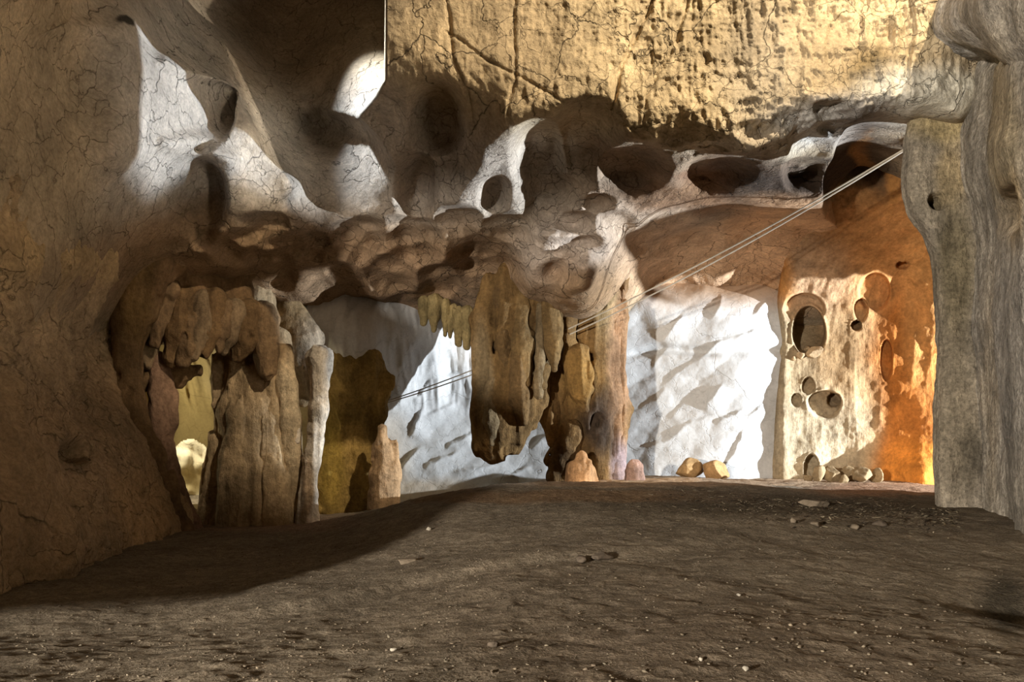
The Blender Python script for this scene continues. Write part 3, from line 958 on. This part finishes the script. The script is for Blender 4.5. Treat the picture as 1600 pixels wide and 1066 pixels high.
def thing(name, px, py, Y, label, cat):
    o = bpy.data.objects.new(name, None)
    o.location = tuple(P(px, py, Y))
    o.empty_display_size = 0.2
    return finish(o, label=label, cat=cat)


def flat(c, rows=()):
    return lambda px, py, V: splats(px, py, c, rows, V, 10)


# central hanging curtain with its pendants
CURTAIN = thing('hanging_curtain', 790, 722, 13.35, 'broad brown hanging rock curtain with a rounded lower end, left of the central column', 'stalactite')
blob('curtain_body', [
    [(775, 445, 22), (762, 500, 22), (757, 560, 20), (758, 640, 20), (768, 690, 24)], [(805, 440, 36), (800, 520, 42), (795, 620, 44), (788, 680, 34)], [(845, 440, 34), (842, 520, 30), (832, 610, 24), (812, 670, 16)], [(782, 702, 15)], [(804, 696, 15)], [(752, 540, 14), (752, 600, 13)],
    ], 13.35, flat((0.20, 0.115, 0.042), [(752, 570, 14, 70, (0.317, 0.229, 0.123), 0.8), (866, 540, 16, 40, (0.304, 0.223, 0.123), 0.7)]),
    pits=[(828, 555, 7, 24, -0.5, 0.4), (772, 545, 4, 14, 0, 1.2), (838, 572, 5, 18, -0.5, 0.3)], thick=0.75, seed=6, h=0.028, disp=0.09, flute=0.09, parent=CURTAIN)
for i, ch in enumerate([
        [(815, 470, 18, -0.15), (818, 540, 17, -0.3), (822, 598, 8, -0.3)], [(790, 465, 20, -0.1), (787, 540, 15, -0.25), (796, 592, 6, -0.25)], [(844, 480, 9, -0.25), (843, 560, 7, -0.35), (841, 616, 5, -0.35)],
        [(862, 480, 18, -0.2), (866, 540, 14, -0.3), (868, 578, 6, -0.3)], [(806, 560, 12, -0.3), (812, 620, 16, -0.35), (818, 655, 8, -0.3)], [(770, 600, 12, -0.2), (768, 660, 14, -0.25), (770, 690, 8, -0.2)], [(852, 575, 7, -0.3), (848, 605, 5, -0.35)]]):
    blob('pendant', [ch], 13.35, flat([(0.23, 0.14, 0.055), (0.17, 0.10, 0.04), (0.27, 0.19, 0.10)][i % 3]), h=0.022, disp=0.05, flute=0.05, seed=200 + i * 5, k=0.05, parent=CURTAIN)
# central column from ceiling to floor
MIDDLE = thing('rock_column', 930, 765, 13.9, 'thick brown floor-to-ceiling rock column with a dark hollow, centre of the cave', 'column')
mid_col = flat((0.21, 0.12, 0.045), [(966, 560, 18, 140, (0.40, 0.23, 0.125), 0.9), (948, 440, 16, 80, (0.317, 0.236, 0.123), 0.8), (935, 660, 26, 50, (0.05, 0.035, 0.026), 0.9), (966, 730, 14, 45, (0.33, 0.25, 0.25), 0.9), (905, 590, 26, 50, (0.30, 0.165, 0.045), 0.7), (880, 720, 22, 30, (0.0924, 0.0558, 0.028), 0.7)])  # near-black patch paints the shade of the hollow
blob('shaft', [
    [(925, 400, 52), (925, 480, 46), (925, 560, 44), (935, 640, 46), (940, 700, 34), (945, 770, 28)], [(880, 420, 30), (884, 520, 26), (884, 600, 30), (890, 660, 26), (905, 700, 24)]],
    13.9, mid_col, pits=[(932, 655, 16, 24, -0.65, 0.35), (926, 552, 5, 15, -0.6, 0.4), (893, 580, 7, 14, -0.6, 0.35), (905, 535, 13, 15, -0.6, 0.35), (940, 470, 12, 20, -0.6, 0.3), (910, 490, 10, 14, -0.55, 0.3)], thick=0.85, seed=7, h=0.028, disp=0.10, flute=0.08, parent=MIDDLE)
o = blob('rib', [[(958, 400, 20), (960, 500, 17), (960, 590, 15), (966, 640, 20), (962, 690, 13), (960, 740, 16), (962, 780, 22)]], 13.8, mid_col, h=0.025, disp=0.06, flute=0.07, seed=8, parent=MIDDLE)
o['label'] = 'pinkish upright rib along the right side'
for i, ch in enumerate([[(864, 590, 22, -0.1), (862, 650, 14, -0.15), (864, 692, 4, -0.15)], [(893, 470, 14, -0.45), (890, 530, 12, -0.5), (896, 570, 7, -0.45)], [(905, 560, 22, -0.4), (912, 610, 20, -0.45), (916, 640, 9, -0.45)]]):
    blob('pendant', [ch], 13.9, mid_col, h=0.024, disp=0.07, flute=0.07, seed=220 + i * 4, k=0.06, parent=MIDDLE)
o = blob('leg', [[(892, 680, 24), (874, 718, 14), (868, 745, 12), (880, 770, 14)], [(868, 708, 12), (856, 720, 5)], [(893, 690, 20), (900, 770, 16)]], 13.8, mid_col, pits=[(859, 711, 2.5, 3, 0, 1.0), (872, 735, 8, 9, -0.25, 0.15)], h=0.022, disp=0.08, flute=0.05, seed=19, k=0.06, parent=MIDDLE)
o['label'] = 'dark knobbly leg of rock on the left side'
blob('stalagmite_stump', [[(908, 716, 10), (908, 735, 20), (908, 762, 26)], [(893, 730, 8), (890, 765, 10)]], 13.0, flat((0.422, 0.236, 0.112)), pits=[(918, 722, 5, 12, -0.3, 0.15)], h=0.02, disp=0.05, flute=0.05, seed=27, k=0.06,
     label='short sunlit orange rock stump at the foot of the central column', cat='stump')
blob('stalagmite_stump', [[(991, 732, 12), (993, 768, 17)]], 13.1, flat((0.396, 0.248, 0.19)), h=0.02, disp=0.03, flute=0.05, seed=29, k=0.05,
     label='small pinkish stump standing just right of the central column', cat='stump')

# columns of the left passage
blob('rock_column', [[(246, 560, 16), (252, 620, 20), (254, 660, 18), (258, 700, 11), (272, 760, 14), (292, 835, 22)]], 11.7, flat((0.317, 0.192, 0.123)), h=0.025, disp=0.06, flute=0.05, seed=33,
     label='slender pinkish leaning column against the left buttress', cat='column')
BROAD = thing('rock_column', 398, 825, 12.9, 'broad fluted tan column on the left, widest of the passage columns', 'column')
broad_col = flat((0.46, 0.33, 0.19), [(450, 650, 20, 80, (0.66, 0.52, 0.34), 0.9), (400, 545, 44, 30, (0.30, 0.17, 0.07), 0.8)])  # cream right edge paints warm side light into the colour
blob('shaft', [[(385, 470, 40), (385, 560, 34), (395, 640, 50), (400, 740, 54), (398, 830, 66)]], 12.9, broad_col, pits=[(414, 610, 8, 40, -0.5, 0.35), (380, 563, 16, 8, -0.45, 0.3), (417, 785, 6, 7, -0.75, 0.25)], thick=0.8, seed=35, h=0.028, disp=0.09, flute=0.10, parent=BROAD)
for i, ch in enumerate([[(432, 530, 20), (445, 600, 14, -0.2), (452, 660, 15, -0.2), (455, 720, 12, -0.15), (460, 830, 16)], [(352, 560, 16), (347, 640, 16), (340, 740, 18), (332, 830, 24)], [(420, 560, 10, -0.1), (426, 655, 15, -0.2), (430, 750, 20, -0.25), (434, 830, 22, -0.3)], [(380, 560, 10, -0.15), (376, 650, 16, -0.3), (368, 750, 22, -0.35), (364, 830, 24, -0.4)]]):
    blob('flute', [ch], 12.9, broad_col, pits=[(450, 806, 3, 8, -0.3, 0.2)] if i == 0 else [], h=0.026, disp=0.07, flute=0.09, seed=260 + i * 6, parent=BROAD)
blob('rock_column', [[(500, 560, 20), (502, 590, 15), (500, 615, 14), (498, 640, 16), (494, 670, 14), (486, 720, 11), (482, 770, 13), (480, 830, 17)], [(462, 690, 5), (464, 672, 4)]], 12.6, flat((0.70, 0.60, 0.48), [(478, 770, 8, 60, (0.396, 0.236, 0.106), 0.7)]), h=0.022, disp=0.05, flute=0.05, seed=39, k=0.05,
     label='thin pale upright column beside the broad fluted one', cat='column')
blob('rock_column', [[(552, 580, 46, -0.2), (548, 640, 44), (546, 700, 40), (540, 760, 40), (538, 840, 46)], [(596, 590, 16, -0.1), (590, 640, 14), (585, 680, 12), (580, 760, 10)], [(515, 700, 12, -0.3), (512, 800, 16, -0.3)]], 14.2,
     flat((0.40, 0.26, 0.08), [(518, 720, 20, 80, (0.396, 0.267, 0.056), 0.8)]), thick=0.7, seed=43, h=0.03, disp=0.09, flute=0.09, label='dark mustard column between the thin pale and the orange column', cat='column')
blob('rock_column', [[(600, 672, 5), (600, 700, 14), (601, 740, 19), (600, 810, 22)], [(614, 690, 4), (613, 760, 8)]], 13.2, flat((0.462, 0.298, 0.162)), h=0.025, disp=0.05, flute=0.06, seed=47, label='short orange and cream column at the edge of the white wall', cat='column')

# stone drape beside the left buttress, with the lobes that hang from it
DRAPE = thing('flowstone_drape', 284, 840, 11.1, 'flowing tan stone drape with hanging lobes along the edge of the left buttress', 'flowstone')
blob('drape_body', [
    [(225, 415, 42), (212, 470, 30), (198, 560, 17), (206, 640, 20), (235, 710, 18), (262, 770, 16), (284, 840, 16)], [(230, 400, 40), (290, 398, 40, 0.7), (360, 405, 42, 1.3), (420, 410, 40, 1.9)], [(250, 440, 30, 0.5), (300, 450, 34, 0.8), (360, 460, 34, 1.2)],
    [(240, 592, 20, 0.8), (276, 588, 15, 0.9), (306, 578, 9, 1.0)], [(215, 600, 16, 0.4), (240, 590, 18, 0.7)]],
    11.1, flat((0.22, 0.135, 0.065), [(213, 460, 26, 70, (0.34, 0.21, 0.085), 0.85), (300, 440, 90, 30, (0.24, 0.14, 0.07), 0.6)]), pits=[(255, 470, 14, 18, 0.0, 0.35), (200, 412, 12, 8, -0.4, 0.3), (222, 418, 7, 8, -0.4, 0.25), (262, 597, 9, 5, 0.6, 0.3)],
    thick=0.8, seed=53, h=0.03, disp=0.09, flute=0.06, parent=DRAPE)
for i, ch in enumerate([
        [(258, 455, 24, 0.35), (250, 510, 14, 0.3), (246, 534, 8, 0.25)], [(238, 520, 12, 0.5), (230, 550, 13, 0.45), (234, 570, 7, 0.45)], [(292, 470, 22, 0.6), (284, 530, 24, 0.5), (266, 562, 14, 0.45)], [(300, 500, 16, 0.5), (296, 545, 18, 0.45), (286, 566, 9, 0.4)],
        [(318, 470, 16, 0.6), (314, 520, 12, 0.5), (300, 556, 6, 0.45)], [(332, 470, 18, 0.75), (328, 525, 14, 0.65), (318, 550, 8, 0.6)], [(346, 480, 16, 0.8), (345, 520, 11, 0.75), (342, 548, 5, 0.7)], [(362, 490, 18, 1.0), (356, 525, 14, 0.95), (352, 552, 7, 0.9)], [(385, 490, 24, 1.2), (384, 530, 20, 1.15), (372, 560, 10, 1.1)], [(408, 500, 26, 1.4), (414, 550, 16, 1.3), (416, 590, 8, 1.2)]]):
    blob('lobe', [ch], 11.1, flat([(0.23, 0.145, 0.075), (0.27, 0.185, 0.105), (0.20, 0.12, 0.055)][i % 3]), pits=[(ch[1][0] + 3, ch[1][1] - 6, 5, 9, ch[1][3] - 0.25, 0.2)] if i % 2 == 0 else [], h=0.024, disp=0.07, flute=0.06, seed=240 + i * 5, k=0.06, parent=DRAPE)
# slanting slab of ceiling that the thin pale column props
blob('ceiling_slab', [[(430, 480, 40, 0.2), (470, 540, 34), (492, 600, 20, -0.1)], [(400, 500, 26), (440, 560, 24), (470, 620, 12)]], 13.3, flat((0.30, 0.20, 0.10), [(500, 560, 40, 60, (0.40, 0.33, 0.25), 0.7)]), thick=0.8, h=0.03, disp=0.08, flute=0.04, seed=57,
     label='slanting brown slab of rock hanging above the thin pale column', cat='rock')


def stalactite(cx, y0, y1, w, Y, c, seed, bend):
    blob('stalactite', [[(cx, y0, w), (cx + bend * 0.4, (y0 + y1) / 2, w * 0.75), (cx + bend, y1, w * 0.35)]], Y, flat(c), h=0.022, disp=0.03, flute=0.04, seed=seed, k=0.04, parent=CEILING)


rng = random.Random(4)
for i, (cx, y0, y1, w, Y) in enumerate([(664, 470, 505, 9, 14.3), (680, 470, 516, 11, 14.2), (696, 475, 524, 8, 14.1), (706, 478, 528, 7, 14.0), (718, 482, 536, 9, 13.9), (730, 486, 542, 8, 13.8)]):
    stalactite(cx, y0, y1, w, Y, (0.356, 0.26, 0.112), 100 + i * 7, rng.uniform(-3, 3))


# ------------------------------------------------------------------ loose rocks
def icosphere(sub):
    import bmesh
    bm = bmesh.new()
    bmesh.ops.create_icosphere(bm, subdivisions=sub, radius=1)
    bm.verts.ensure_lookup_table()
    V = np.array([v.co[:] for v in bm.verts])
    Fc = np.array([[v.index for v in f.verts] for f in bm.faces])
    bm.free()
    return V, Fc


ICO3, ICO2 = icosphere(4), icosphere(2)


def rock(name, loc, size, color, seed, rotz=0.0, ico=ICO3, angular=0.95, mat=M_STONE, label=None, cat=None, group=None, parent=None):
    V, Fc = ico
    U = V.copy()
    rs = np.random.RandomState(seed)
    # planar facets
    for k in range(16):
        n = rs.normal(size=3); n /= np.linalg.norm(n)
        lim = rs.uniform(0.5, 0.85)
        d = U @ n
        U = U - np.where(d > lim, (d - lim) * angular, 0)[:, None] * n
    U = U * (1 + 0.16 * fbm(V + seed * 3.1, 1.3, 3, seed) + 0.05 * fbm(V + seed, 4.0, 3, seed + 5))[:, None]
    U = U * np.array(size)
    c, s = math.cos(rotz), math.sin(rotz)
    U = U @ np.array([[c, s, 0], [-s, c, 0], [0, 0, 1]])
    lo = U[:, 2].min()
    U[:, 2] -= lo
    col = np.tile(np.array(color), (len(U), 1)) * (1 + 0.2 * fbm(V + seed, 2.0, 3, seed + 8))[:, None]
    me = raw_mesh(name, U, Fc, col, mat)
    o = bpy.data.objects.new(name, me)
    o.location = loc
    return finish(o, parent=parent, label=label, cat=cat, group=group)


def on_floor(px, Y, sink=0.02):
    x = (px - CX) / F * Y
    z = float(floor_height(np.array([x]), np.array([Y]))[0])
    return (x, Y, z - sink)


rock('boulder', on_floor(1078, 14.6, 0.05), (0.35, 0.33, 0.27), (0.46, 0.28, 0.12), 3, 0.4, label='brown angular boulder at the foot of the white wall, left of its pair', cat='boulder', group='boulders by the white wall')
rock('boulder', on_floor(1117, 14.45, 0.05), (0.28, 0.30, 0.25), (0.48, 0.28, 0.12), 8, 1.2, label='rounder brown boulder at the foot of the white wall, right of its pair', cat='boulder', group='boulders by the white wall')
RP = [(1263, 13.9, 0.085, 0.08, 'small tan stone at the left end of the row under the ochre wall'), (1280, 13.65, 0.12, 0.17, 'upright tan stone under the small arched niche'), (1302, 13.7, 0.17, 0.16, 'large tan rock second from the arched niche under the ochre wall'),
      (1326, 13.95, 0.13, 0.13, 'tan rock in the middle of the row under the ochre wall'), (1345, 13.5, 0.19, 0.14, 'widest tan rock of the row under the ochre wall'), (1319, 13.3, 0.10, 0.08, 'small brown stone in front of the row under the ochre wall'), (1370, 13.75, 0.12, 0.13, 'brown rock at the right end of the row under the ochre wall')]
for i, (px, Y, w, h, lab) in enumerate(RP):
    rock('rock', on_floor(px, Y, 0.03), (w * 1.3, w * 1.0, h * 1.25), (0.40, 0.28, 0.15), 20 + i, i * 0.9, label=lab, cat='rock', group='rocks along the foot of the ochre wall')
for i, (px, py, w, lab) in enumerate([(1251, 558, 0.085, 'flat stone lying at the left in the wall niche'), (1262, 546, 0.09, 'upper tan stone of the pile in the wall niche'), (1273, 556, 0.12, 'largest tan stone lying at the right in the wall niche'), (1240, 560, 0.06, 'small stone at the far left edge of the wall niche')]):
    i_ = np.argmin(np.hypot(OCHRE[0] - px, OCHRE[1] - py - 4))
    p = P(px, py + 4, OCHRE[2].flat[i_] - w * 0.7)
    rock('stone', tuple(p), (w * 1.5, w * 1.1, w * 1.05), (0.46, 0.32, 0.18), 50 + i, i * 1.3, label=lab, cat='stone', group='stones in the wall niche')
FS = [(670, 8.0, 0.045, 0.03, 'small pale stone at the edge of the floor shadow'), (635, 6.3, 0.11, 0.035, 'flat grey-brown stone left of the middle of the earth floor'), (940, 5.6, 0.13, 0.04, 'flat slab tilted over a dark gap in the middle of the earth floor'), (908, 5.5, 0.07, 0.03, 'dark flat clod beside the tilted slab'),
      (1270, 8.4, 0.22, 0.07, 'large low grey stone right of the middle, near the litter strip'), (1240, 7.0, 0.05, 0.035, 'tan lump in front of the low grey stone'), (1275, 6.9, 0.08, 0.04, 'brown clod below the low grey stone'), (1335, 6.9, 0.06, 0.035, 'brown clod right of the low grey stone'), (1375, 7.1, 0.09, 0.04, 'dark clod furthest right on the open floor'),
      (770, 3.25, 0.035, 0.016, 'dark lump near the bottom middle of the floor'), (1165, 2.8, 0.02, 0.012, 'white pebble near the bottom edge right of the middle'), (1095, 2.95, 0.02, 0.012, 'white pebble left of the bottom edge pebble'), (1155, 4.3, 0.022, 0.013, 'white pebble on the bare earth right of the middle'), (615, 3.35, 0.02, 0.012, 'pale pebble on the left of the near floor')]
for i, (px, Y, w, h, lab) in enumerate(FS):
    c = (0.42, 0.37, 0.29) if 'white' in lab or 'pale' in lab else ((0.12, 0.092, 0.066) if 'dark' in lab else (0.23, 0.18, 0.125))
    rock('stone' if 'clod' not in lab and 'lump' not in lab else 'clod', on_floor(px, Y, h * 0.35), (w, w * 0.7, h), c, 70 + i, i * 0.7, ico=ICO3 if w > 0.1 else ICO2, label=lab, cat='stone', group='stones on the earth floor')


# ------------------------------------------------------------------ ropes
def rope(name, pts, sag, r, mat, **kw):
    a, b = np.array(pts[0]), np.array(pts[1])
    n, k = 90, 8
    t = np.linspace(0, 1, n)
    C = a + (b - a) * t[:, None]
    C[:, 2] -= sag * 4 * t * (1 - t)
    d = (b - a) / np.linalg.norm(b - a)
    u = np.cross(d, [0, 0, 1]); u /= np.linalg.norm(u)
    v = np.cross(u, d)
    th = np.linspace(0, 2 * math.pi, k, endpoint=False)
    V = C[:, None, :] + r * (np.cos(th)[None, :, None] * u + np.sin(th)[None, :, None] * v)
    me = raw_mesh(name, V.reshape(-1, 3), grid_faces(n, k, True), None, mat)
    o = bpy.data.objects.new(name, me)
    return finish(o, **kw)


A = P(1418, 230, 10.35)
rope('rope', [A, P(604, 627, 15.6)], 0.30, 0.012, M_ROPE, label='upper of two pale ropes strung across the cave from the right pillar', cat='rope', group='ropes across the cave')
rope('rope', [A + np.array([0, 0, -0.02]), P(606, 629, 15.6)], 0.38, 0.012, M_ROPE, label='lower of two pale ropes strung across the cave from the right pillar', cat='rope', group='ropes across the cave')


# ------------------------------------------------------------------ gravel and leaf litter, past counting
def scatter(name, n, area_fn, size, flatness, colors, seed, label, cat, tri=False):
    rs = np.random.RandomState(seed)
    V0, F0 = icosphere(1)
    if tri:
        V0 = np.array([(-1, -0.45, 0), (1, -0.3, 0.05), (0.9, 0.4, 0), (-0.9, 0.35, 0.08), (-0.9, -0.4, 0.25), (0.95, -0.25, 0.3), (0.85, 0.35, 0.25), (-0.85, 0.3, 0.33)], float)
        F0 = np.array([(0, 1, 5), (0, 5, 4), (1, 2, 6), (1, 6, 5), (2, 3, 7), (2, 7, 6), (3, 0, 4), (3, 4, 7), (4, 5, 6), (4, 6, 7), (0, 3, 2), (0, 2, 1)])
    X, Y = area_fn(rs, n)
    Z = floor_height(X, Y)
    sz = size[0] * (size[1] / size[0]) ** (rs.uniform(size=n) ** 2.2)
    ang = rs.uniform(0, 6.28, n)
    ca, sa = np.cos(ang), np.sin(ang)
    L = V0[None] * (1 + 0.25 * rs.normal(size=(n, len(V0), 1)) * (0 if tri else 1)) * np.stack([sz, sz * rs.uniform(0.5, 0.9, n), sz * flatness], -1)[:, None, :]
    tl = rs.normal(scale=0.25, size=(n, 1))
    W = np.stack([L[..., 0] * ca[:, None] - L[..., 1] * sa[:, None], L[..., 0] * sa[:, None] + L[..., 1] * ca[:, None], L[..., 2] + L[..., 0] * tl], -1)
    W += np.stack([X, Y, Z + sz * flatness * 0.3], -1)[:, None, :]
    Fc = (F0[None] + (np.arange(n) * len(V0))[:, None, None]).reshape(-1, 3)
    cc = np.array(colors)[rs.randint(0, len(colors), n)] * rs.uniform(0.7, 1.25, (n, 1))
    me = raw_mesh(name, W.reshape(-1, 3), Fc, np.repeat(cc, len(V0), 0), M_STONE, smooth=False)
    return finish(bpy.data.objects.new(name, me), label=label, cat=cat, kind='stuff')


def all_floor(rs, n):
    Y = 2.3 * (11.0 / 2.3) ** rs.uniform(size=n)
    X = (rs.uniform(size=n) * 1.36 - 0.68) * Y
    m = (X > -3.3) & (X < 4.2)
    return np.where(m, X, X * 0.5), Y


def litter_strip(rs, n):
    px = 960 + 540 * np.sqrt(rs.uniform(size=n))
    Y = np.clip(8.2 + 0.7 * rs.normal(size=n), 6.4, np.where(px > 1430, 8.7, 9.8))
    return (px - CX) / F * Y, Y


scatter('gravel', 5200, all_floor, (0.003, 0.0125), 0.5, [(0.20, 0.16, 0.11), (0.22, 0.18, 0.125), (0.15, 0.115, 0.08), (0.10, 0.08, 0.055), (0.19, 0.15, 0.10), (0.13, 0.10, 0.07), (0.17, 0.13, 0.09), (0.25, 0.21, 0.15)], 5, 'fine loose crumbs and grit strewn over the brown earth floor', 'gravel')
scatter('leaf_litter', 2600, litter_strip, (0.012, 0.045), 0.25, [(0.06, 0.045, 0.03), (0.05, 0.035, 0.02), (0.09, 0.065, 0.04), (0.36, 0.30, 0.20)], 6, 'strip of dark dry leaf litter along the crest below the right pillar', 'leaf litter', tri=True)
